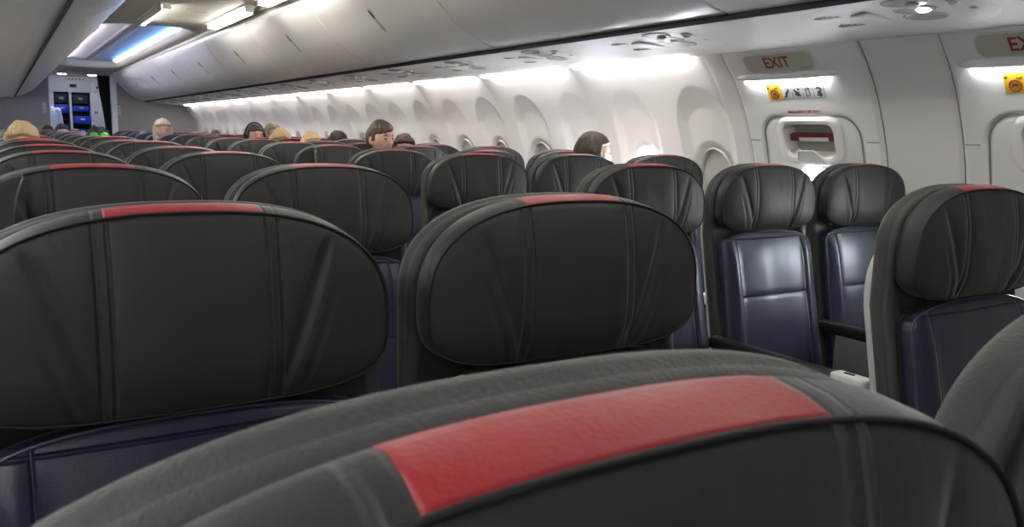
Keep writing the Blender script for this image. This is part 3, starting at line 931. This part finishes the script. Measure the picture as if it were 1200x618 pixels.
def make_seat(folded=0, arms=('R',), tray=False):
    root = empty('airline_seat')
    h = link('headrest', head_me[folded], M['head'], root)
    st = link('red_stripe', stripe_me, M['red'], h); st['label'] = 'red leather stripe'
    link('piping', pipe_me[folded], M['pipe'], h)
    link('back_frame', frame_me, M['fabric'], root)
    sh = link('back_shell', shell_me, M['shell'], root); sh['label'] = 'pale grey plastic shell'
    c = link('back_cushion', cushion_me, M['navy'], root); c['label'] = 'navy leather back cushion'
    link('cushion_piping', cpipe_me, M['navypipe'], c)
    link('seat_cushion', seatc_me, M['navyseat'], root)
    for a in arms:
        x = .2435 if a == 'R' else -.2435
        m = MB(); w = .021; m.box(x-w, x+w, -.545, -.03, .596, .634, .010); ar = m.build('armrest', M['arm'], root)
        m = MB(); m.box(x-w-.0015, x+w+.0015, -.572, -.47, .598, .6375, .009); m.build('armrest_cap', M['armend'], ar)
        m = MB(); m.box(x-.006, x+.006, -.53, -.50, .634, .6395, .002); m.build('recline_button', M['black'], ar)
        m = MB()
        if tray: m.box(x-.019, x+.019, -.545, -.10, .40, .598, .008); m.build('armrest_panel', M['armpanel'], root)
        else: m.box(x-.012, x+.012, -.14, -.06, .40, .60, .006); m.build('armrest_support', M['arm'], root)
    for s in (-1, 1):
        m = MB(); m.tube([(s*.15, -.10, .375), (s*.15, -.12, .2), (s*.15, -.06, .0)], .018, 12); m.tube([(s*.15, -.14, .36), (s*.15, -.45, .0)], .014, 10)
        m.build('leg', M['metal'], root)
    m = MB(); m.tube([(-.24, -.12, .352), (.24, -.12, .352)], .02, 12); m.tube([(-.24, -.45, .352), (.24, -.45, .352)], .018, 12); m.build('seat_beam', M['metal'], root)
    return root

COLS = {'B': -.935, 'C': -.464, 'D': .471, 'E': .958, 'F': 1.4445}
ROWS = [-.692, 0, .963, 1.926]+[2.72+.79*i for i in range(13)]
protos = {}
def place(col, ri):
    tray = ri == 2 and col in 'EFD'
    folded = 1 if (ri, col) in ((2, 'B'), (5, 'D'), (8, 'B'), (9, 'E')) else 0
    arms = ('L', 'R') if col in 'BD' else ('R',)
    if col == 'F': arms = ()
    if col == 'B': arms = ('L', 'R')
    key = (tray, folded, arms)
    if key not in protos: protos[key] = make_seat(folded, arms, tray); r = protos[key]
    else: r = dup(protos[key])
    jx = jy = jz = 0
    if ri > 3: jx = random.uniform(-.006, .006); jy = random.uniform(-.012, .015); jz = random.uniform(-.008, .006)
    jx += {(2, 'E'): .032, (2, 'F'): .026, (3, 'E'): -.014, (3, 'F'): -.03, (2, 'D'): .018, (1, 'D'): .008, (0, 'B'): .003}.get((ri, col), 0)
    r.location = (COLS[col]+jx, ROWS[ri]+jy, 0)
    if ri == 0: r.location.z = -.004
    for ch in r.children:
        if ch.name.startswith('headrest'): ch.location.z = jz
    where = {'B': 'middle seat left of the aisle', 'C': 'aisle seat left of the aisle', 'D': 'aisle seat right of the aisle', 'E': 'middle seat right of the aisle', 'F': 'window seat by the right wall'}[col]
    if ri == 0:
        lab = 'closest seat, blurred charcoal headrest with big red stripe filling the bottom' if col == 'B' else 'charcoal seat cut off at the bottom right corner beside the closest seat'
    else:
        ex = ', wing folded' if folded else ''
        ex2 = ', glossy navy back' if (ri == 2 and col in 'EF') else ''
        lab = 'charcoal seat, red stripe, %s, %s row from closest seat%s%s' % (where, ORD[ri], ex, ex2)
        w = lab.split()
        if len(w) > 16: lab = '%s, %s row behind the closest seat%s' % (where, ORD[ri], ex or ex2)
    tag(r, lab, 'seat', 'airline seats in rows')
for ri in range(len(ROWS)):
    for col in COLS:
        if ri == 0 and col in 'DEF': continue
        if ri == 1 and col in 'EF': continue
        place(col, ri)

# ------------------------------------------------------------------ people
def head_part(mb, c, yaw):
    """face looks along -Y before the yaw"""
    Rz = Matrix.Translation(c) @ Matrix.Rotation(yaw, 4, 'Z')
    bm = bmesh.new(); bmesh.ops.create_uvsphere(bm, u_segments=64, v_segments=48, radius=1)
    for v in bm.verts:
        x, y, z = v.co
        w = .074*(1-.22*sm(.1, 1, -z)); d = .093*(1-.10*sm(.2, 1, -z))
        X, Y, Z = x*w, y*d, z*.112
        if Z < -.03 and Y < 0: Y -= .010*sm(.03, .10, -Z)*(1-min(1, abs(X)/.06))
        if Z < -.02 and Y > .02: Y -= .035*sm(.02, .1, -Z)
        f = sm(.05, .085, -Y)
        Y += f*(.010*math.exp(-((abs(X)-.030)/.014)**2-((Z-.004)/.013)**2))      # eye sockets
        Y -= f*.005*math.exp(-((Z-.027)/.010)**2)*(1-min(1, abs(X)/.06))          # brow
        Y -= f*.022*math.exp(-(X/.0105)**2)*sm(.022, -.030, Z)*sm(-.047, -.034, Z) # nose
        Y -= f*.007*math.exp(-(X/.024)**2-((abs(Z+.062)-.006)/.005)**2)           # lips
        v.co = Vector((X, Y, Z))
    mb.bm(bm, Rz)
    for s in (-1, 1):
        e = MB(); e.ell((s*.030, -.077, .003), (.0125, .012, .0095), 12)
        mb.add([Rz @ Vector(v) for v in e.v], e.f)
        e = MB(); e.ell((s*.077, .008, -.008), (.009, .019, .031), 14)
        mb.add([Rz @ Vector(v) for v in e.v], e.f)
def torso_rings(infl, z0=.50, z1=1.06):
    R = []
    for z, hx, hy, cy in ((.50,.16,.12,0),(.56,.172,.125,0),(.66,.150,.112,0),(.76,.148,.108,-.003),(.86,.160,.112,-.006),(.94,.172,.108,-.004),(1.0,.165,.092,0),(1.035,.125,.072,.004),(1.06,.075,.062,.006)):
        R.append([((hx+infl)*math.cos(t), cy+(hy+infl)*math.sin(t), z+(infl if z > 1 else 0)) for t in [2*PI*k/32 for k in range(32)]])
    return R
SEATARM = {s: [(s*.165, 0, .995), (s*.190, -.04, .76), (s*.11, -.27, .69)] for s in (-1, 1)}
STANDARM = {s: [(s*.165, 0, .995), (s*.205, .02, .73), (s*.20, -.05, .50)] for s in (-1, 1)}
def hand(mb, w, d, s, up):
    w = Vector(w); d = Vector(d).normalized(); side = Vector((-s, 0, 0)); side = (side-d*side.dot(d)).normalized(); dn = d.cross(side).normalized()
    if dn.z > 0: dn = -dn
    pc = w+d*.045
    for k, t in enumerate((-.028, -.009, .010, .028)):
        mb.cap(w+d*.01+side*t*.6, w+d*.085+side*t, .015, .0115)
        L = (.032, .038, .035, .027)[3-k]; a = w+d*.088+side*t; b = a+d*L+dn*.008; c = b+d*L*.55+dn*.018; e = c+d*.010+dn*.016
        mb.cap(a, b, .0088, .0082, 10); mb.cap(b, c, .0082, .0076, 10); mb.cap(c, e, .0074, .0066, 10)
    a = w+d*.025+side*.026; b = a+d*.030+side*.024+dn*.006; c = b+d*.028+side*.008+dn*.008
    mb.cap(a, b, .0125, .0105, 10); mb.cap(b, c, .0100, .0085, 10)
def body_mesh(yaw, pose, lean=(0, 0)):
    mb = MB(); mb.loft(torso_rings(0), True, False, True)
    hc = Vector((lean[0], -.02+lean[1], 1.198))
    mb.cap((0, .005, 1.03), (lean[0]*.8, -.002+lean[1], 1.13), .056, .050)
    head_part(mb, hc, yaw)
    arm = SEATARM if pose == 'sit' else STANDARM
    for s in (-1, 1):
        a, b, c = arm[s]
        mb.cap(a, b, .050, .040); mb.cap(b, c, .040, .027)
        hand(mb, c, (Vector(c)-Vector(b)), s, None)
        if pose == 'sit':
            mb.cap((s*.085, -.02, .555), (s*.10, -.43, .565), .080, .056); mb.cap((s*.10, -.43, .565), (s*.10, -.38, .10), .054, .036)
            mb.cap((s*.10, -.36, .05), (s*.10, -.50, .038), .038, .030)
        else:
            mb.cap((s*.085, 0, .52), (s*.09, -.01, .06), .085, .060); mb.cap((s*.09, -.01, .06), (s*.09, .02, -.36), .056, .040); mb.cap((s*.09, .03, -.39), (s*.09, -.12, -.405), .038, .030)
    return evaluated(mb.mesh('body'), [('REMESH', {'mode': 'VOXEL', 'voxel_size': .0065}), ('SMOOTH', {'factor': .5, 'iterations': 3})])
def shirt_mesh(pose, hood=False):
    mb = MB(); mb.loft(torso_rings(.014), True, False, True)
    arm = SEATARM if pose == 'sit' else STANDARM
    for s in (-1, 1):
        a, b, c = [Vector(v) for v in arm[s]]
        mb.cap(a, b, .065, .053); mb.cap(b, b.lerp(c, .9), .053, .038)
    return evaluated(mb.mesh('shirt'), [('REMESH', {'mode': 'VOXEL', 'voxel_size': .010}), ('SMOOTH', {'factor': .6, 'iterations': 4})])
def trouser_mesh(pose):
    mb = MB(); R = torso_rings(.018)[:3]; mb.loft(R, True, False, True)
    for s in (-1, 1):
        if pose == 'sit':
            mb.cap((s*.085, -.02, .555), (s*.10, -.43, .565), .094, .070); mb.cap((s*.10, -.43, .565), (s*.10, -.385, .13), .068, .056)
        else:
            mb.cap((s*.085, 0, .52), (s*.09, -.01, .06), .100, .074); mb.cap((s*.09, -.01, .06), (s*.09, .02, -.34), .072, .058)
    return evaluated(mb.mesh('trousers'), [('REMESH', {'mode': 'VOXEL', 'voxel_size': .012}), ('SMOOTH', {'factor': .6, 'iterations': 4})])
def hair_mesh(style, seed):
    """cap of hair around the head centre (0,0,0), face along -Y"""
    bm = bmesh.new(); bmesh.ops.create_uvsphere(bm, u_segments=120, v_segments=84, radius=1)
    long_ = style in ('long', 'bob')
    for v in bm.verts:
        x, y, z = v.co; n = Vector((x, y, z)); front = -y
        hl = .50+.07*noise.noise(Vector((x*4, seed, 2)))-.10*abs(x)
        if style == 'fringe': hl = .40+.14*x+.05*noise.noise(Vector((x*9, seed, 5)))
        if style == 'volume': hl = .42-.2*abs(x)
        side = sm(.45, .15, front)                      # 0 over the face, 1 behind the temples
        top = sm(hl-.07, hl+.07, z)
        low = -.50 if front < -.1 else -.14
        sidefill = side*(sm(low-.1, low+.12, z) if not long_ else 1)
        t = max(top, sidefill)
        th = {'short': .012, 'fringe': .013, 'long': .024, 'bob': .026, 'volume': .028}.get(style, .014)
        th *= (.95+.05*max(0, z))
        w = 1-.22*sm(.1, 1, -z)
        base = Vector((x*.074*w, y*.093, z*.112))
        lump = 1+.45*noise.noise(n*2.2+Vector((seed, 0, 0)))
        ang = math.atan2(x, y)
        st = (1-abs(z)**6)*noise.noise(Vector((ang*9+z*2, seed*3, z*2.5)))*.0050+(1-abs(z)**6)*noise.noise(Vector((ang*22, seed, z*5)))*.0026
        edge = sm(0, .9, t)
        off = (th*lump+st)*edge-.010*(1-edge)
        c = base+n*off
        if not long_ and y > .2 and z < -.2: c.y -= .030*sm(.02, .1, -base.z)
        if long_ and z < .05 and t > .5:
            k = sm(-.05, .75, -z); drop = (.19 if style == 'long' else .075)
            c.z -= drop*k; c.x *= 1+.18*k; c.y *= 1+.12*k
        v.co = c
    m = MB(); m.bm(bm); return m.mesh('hair')
def eyes_mesh(kind):
    m = MB()
    for s_ in (-1, 1):
        if kind == 'eyes': m.ell((s_*.030, -.0865, .002), (.011, .0045, .0042), 12)
        else: m.tube([(s_*.016, -.090, .021), (s_*.029, -.0895, .0255), (s_*.045, -.078, .020)], [.0026, .0030, .0014], 8)
    return m.mesh(kind)
EYE = {k: eyes_mesh(k) for k in ('eyes', 'eyebrows')}
EYE['eyes'].materials.append(M['black']); EYE['eyebrows'].materials.append(hairmat('brow_hair', (.04, .025, .015)))
BODY = {}; SHIRT = {}; TROU = {}; HAIR = {}
def cloth(name, col): return plain(name, col, .85, bump=.001, bscale=250)
TRM = cloth('dark_trousers', (.03, .035, .05))
def person(label, col, ytop, ztop, xhead, haircol, style, shirtcol, yaw=0.0, skin=None, pose='sit', seed=1.0, tilt=0.0):
    sc = (ztop-.012)/1.31 if pose == 'sit' else 1.0
    root = empty('person', (xhead, ytop-(.045 if pose == 'sit' else 0)*sc, 0)); root.scale = (sc, sc, sc)
    if pose == 'stand': root.location.z = .44
    ky = round(yaw, 2)
    if (ky, pose) not in BODY: BODY[(ky, pose)] = body_mesh(yaw, pose, (0, .06 if pose == 'sit' else 0))
    if pose not in SHIRT: SHIRT[pose] = shirt_mesh(pose); TROU[pose] = trouser_mesh(pose)
    LN = .06 if pose == 'sit' else 0
    b = link('body', BODY[(ky, pose)], None, root); 
    if not BODY[(ky, pose)].materials: BODY[(ky, pose)].materials.append(M['skin'])
    if style not in HAIR: HAIR[style] = hair_mesh(style, seed)
    for nm, me, mt in (('hair', HAIR[style], hairmat('hair_%s' % style, haircol)), ('shirt', SHIRT[pose], cloth('shirt_cloth', shirtcol)), ('trousers', TROU[pose], TRM)):
        if not me.materials: me.materials.append(mt)
        o = link(nm, me, None, root)
        o.material_slots[0].link = 'OBJECT'; o.material_slots[0].material = mt
        if nm == 'hair': o.location = (0, -.02+LN, 1.198); o.rotation_euler = (0, 0, yaw)
    for k in ('eyes', 'eyebrows'):
        o = link(k, EYE[k], None, root); o.location = (0, -.02+LN, 1.198); o.rotation_euler = (0, 0, yaw)
    tag(root, label, 'person', 'passengers' if pose == 'sit' else None)
    return root
# label, seat column, head y, head top z, head x, hair, style, shirt, yaw
BL = (.62, .44, .22); DK = (.008, .007, .006); BR = (.030, .018, .010); GB = (.26, .19, .12)
person('person with thick blond hair above the headrests at the far left', 'B', 4.96, 1.231, -.977, (.50, .36, .18), 'volume', (.1, .1, .12), seed=4)
person('person with black hair in front of the crew member, near the doorway\'s left edge', 'C', 12.86, 1.218, -.502, DK, 'short', (.05, .05, .06))
person('person with black hair below the white galley divider', 'C', 10.49, 1.238, -.46, DK, 'short', (.05, .05, .06), .3)
person('person with brown hair showing just under the lower blue drawer', 'C', 8.91, 1.186, -.43, (.10, .06, .03), 'short', (.1, .08, .06))
green = person('person in black hair with green mirrored sunglasses pushed up, in front of the curtain', 'C', 6.54, 1.214, -.43, DK, 'volume', (.03, .03, .03))
person('person with grey hair directly left of the long-haired blond passenger', 'D', 10.49, 1.182, .446, (.12, .11, .11), 'volume', (.2, .18, .2))
person('person with pale blond shoulder-length hair in front of the right bulkhead', 'D', 8.91, 1.301, .417, (.60, .48, .28), 'bob', (.12, .06, .04))
person('person with dark hair low at the far end by the wall', 'F', 12.86, 1.155, 1.46, DK, 'short', (.1, .1, .1))
person('person with dark hair, middle of three small heads by the far windows', 'F', 12.07, 1.168, 1.49, DK, 'short', (.1, .1, .1))
person('person with dark hair, nearest of three small heads by the far windows', 'F', 11.28, 1.20, 1.47, BR, 'short', (.3, .28, .28))
hp = person('person with dark hair wearing black over-ear headphones', 'E', 7.33, 1.271, .997, (.05, .035, .02), 'short', (.08, .08, .08), .2)
person('person with dark red hair, low between the headphones and the blond head', 'F', 8.91, 1.168, 1.43, (.07, .02, .012), 'short', (.2, .1, .1))
person('person with greying fair hair, head highest behind the blond one', 'F', 8.12, 1.298, 1.386, GB, 'short', (.3, .25, .22), .5)
person('person with blond hair next to the headphones wearer', 'E', 6.54, 1.223, 1.02, (.52, .38, .18), 'volume', (.3, .2, .1), seed=2)
person('person with straight blond hair alone between blond and black heads', 'E', 5.75, 1.216, 1.04, BL, 'short', (.2, .2, .2), .3, seed=5)
person('person with jet black hair low behind a headrest, left of the teenager', 'F', 6.54, 1.212, 1.545, (.006, .006, .007), 'volume', (.05, .05, .05), seed=3)
person('teenage person with short brown hair and visible eyes looking down', 'E', 4.17, 1.300, .985, (.062, .038, .020), 'fringe', (.06, .07, .1), .30, seed=1.5)
person('person with dark red-brown hair right behind the teenager', 'F', 4.96, 1.206, 1.50, (.07, .022, .016), 'long', (.1, .05, .05), -.3)
person('person with short brown hair turned to the bright window', 'F', 2.59, 1.252, 1.49, (.060, .042, .026), 'short', (.25, .22, .2), 1.25, seed=2.5)
cr = person('crew member in a white shirt standing in the galley doorway', 'C', 14.8, 1.78, -.44, DK, 'short', (.75, .75, .78), 1.2, pose='stand')
# sunglasses on the green pair
sg = empty('sunglasses', (-.43, 6.54-.105, 1.150))
for s in (-1, 1):
    m = MB(); m.ell((s*.036, 0, 0), (.031, .010, .025), 24); o = m.build('lens', None, sg)
    t = NT('green_mirror_lens'); t.b.inputs['Base Color'].default_value = (.04, .75, .12, 1); t.b.inputs['Metallic'].default_value = .6; t.b.inputs['Roughness'].default_value = .25
    v = t.noise(t.obj(), 30, 2); t.l.new(t.mix(v, (.02, .35, .05), (.15, 1, .2)), t.b.inputs['Base Color'])
    o.data.materials.append(t.m) if not o.data.materials else o.data.materials.__setitem__(0, t.m)
m = MB(); m.tube([(-.075, .03, .005), (-.07, .004, .012), (-.036, -.004, .026), (0, -.004, .012), (.036, -.004, .026), (.07, .004, .012), (.075, .03, .005)], .004, 8); m.build('frame', M['black'], sg)
for s in (-1, 1):
    m = MB(); m.tube([(s*.075, .03, .005), (s*.080, .10, .002)], .003, 8); m.build('temple', M['black'], sg)
tag(sg, 'green mirrored sunglasses resting on a black-haired head near the curtain', 'sunglasses')
# headphones
hd = empty('headphones', (.997, 7.33, 1.255-.105)); hd.rotation_euler = (0, 0, .2)
m = MB(); m.tube([(.104*math.cos(t), -.005, .131*math.sin(t)) for t in [PI*k/20 for k in range(21)]], .008, 8); m.build('headband', M['black'], hd)
for s in (-1, 1):
    m = MB(); m.ell((s*.097, -.002, -.006), (.020, .036, .043), 18); m.build('ear_cup', M['black'], hd)
tag(hd, 'black over-ear headphones on a dark-haired passenger', 'headphones')

# ------------------------------------------------------------------ world and camera
w = bpy.data.worlds.new('world'); SC.world = w; w.use_nodes = True
bg = w.node_tree.nodes['Background']; bg.inputs[0].default_value = (.86, .93, 1.0, 1); bg.inputs[1].default_value = 14.0
for y, z, hx, hz in [(WIN[k], ZW, .12, .17) for k in OPEN]+[(e, .995, .105, .15) for e in EXITS]:
    L = bpy.data.lights.new('window_portal', 'AREA'); L.shape = 'RECTANGLE'; L.size = 2*hz; L.size_y = 2*hx; L.cycles.is_portal = True
    o = bpy.data.objects.new('window_portal', L); COL.objects.link(o); o.location = onwall(y, z, -.072)
    o.rotation_euler = (0, PI/2, 0); o.rotation_euler = Vector((-1, 0, 0)).to_track_quat('-Z', 'Y').to_euler()
    L.size = 2*hx; L.size_y = 2*hz

cam = bpy.data.cameras.new('camera'); co = bpy.data.objects.new('camera', cam); COL.objects.link(co)
yaw, pit, rol, f = 0.5495511057386158, -0.15502118876525608, 0.02137444459200428, 974.1611789596457
Fv = Vector((math.sin(yaw)*math.cos(pit), math.cos(yaw)*math.cos(pit), math.sin(pit)))
Rv = Vector((math.cos(yaw), -math.sin(yaw), 0)); Uv = Rv.cross(Fv)
R2 = Rv*math.cos(rol)+Uv*math.sin(rol); U2 = -Rv*math.sin(rol)+Uv*math.cos(rol)
mw = Matrix.Identity(4)
for i, a in enumerate((R2, U2, -Fv)):
    for j in range(3): mw[j][i] = a[j]
CP = (-1.0883, -.8576, 1.2287)
for j in range(3): mw[j][3] = CP[j]
co.matrix_world = mw
cam.sensor_width = 36; cam.sensor_fit = 'HORIZONTAL'; cam.lens = f/1200*36; cam.clip_start = .01
cam.dof.use_dof = True; cam.dof.focus_distance = 2.2; cam.dof.aperture_fstop = 24
SC.camera = co
SC.view_settings.view_transform = 'Standard'; SC.view_settings.look = 'None'
SC.view_settings.exposure = 1.80; SC.view_settings.gamma = 1; SC.view_settings.use_curve_mapping = False
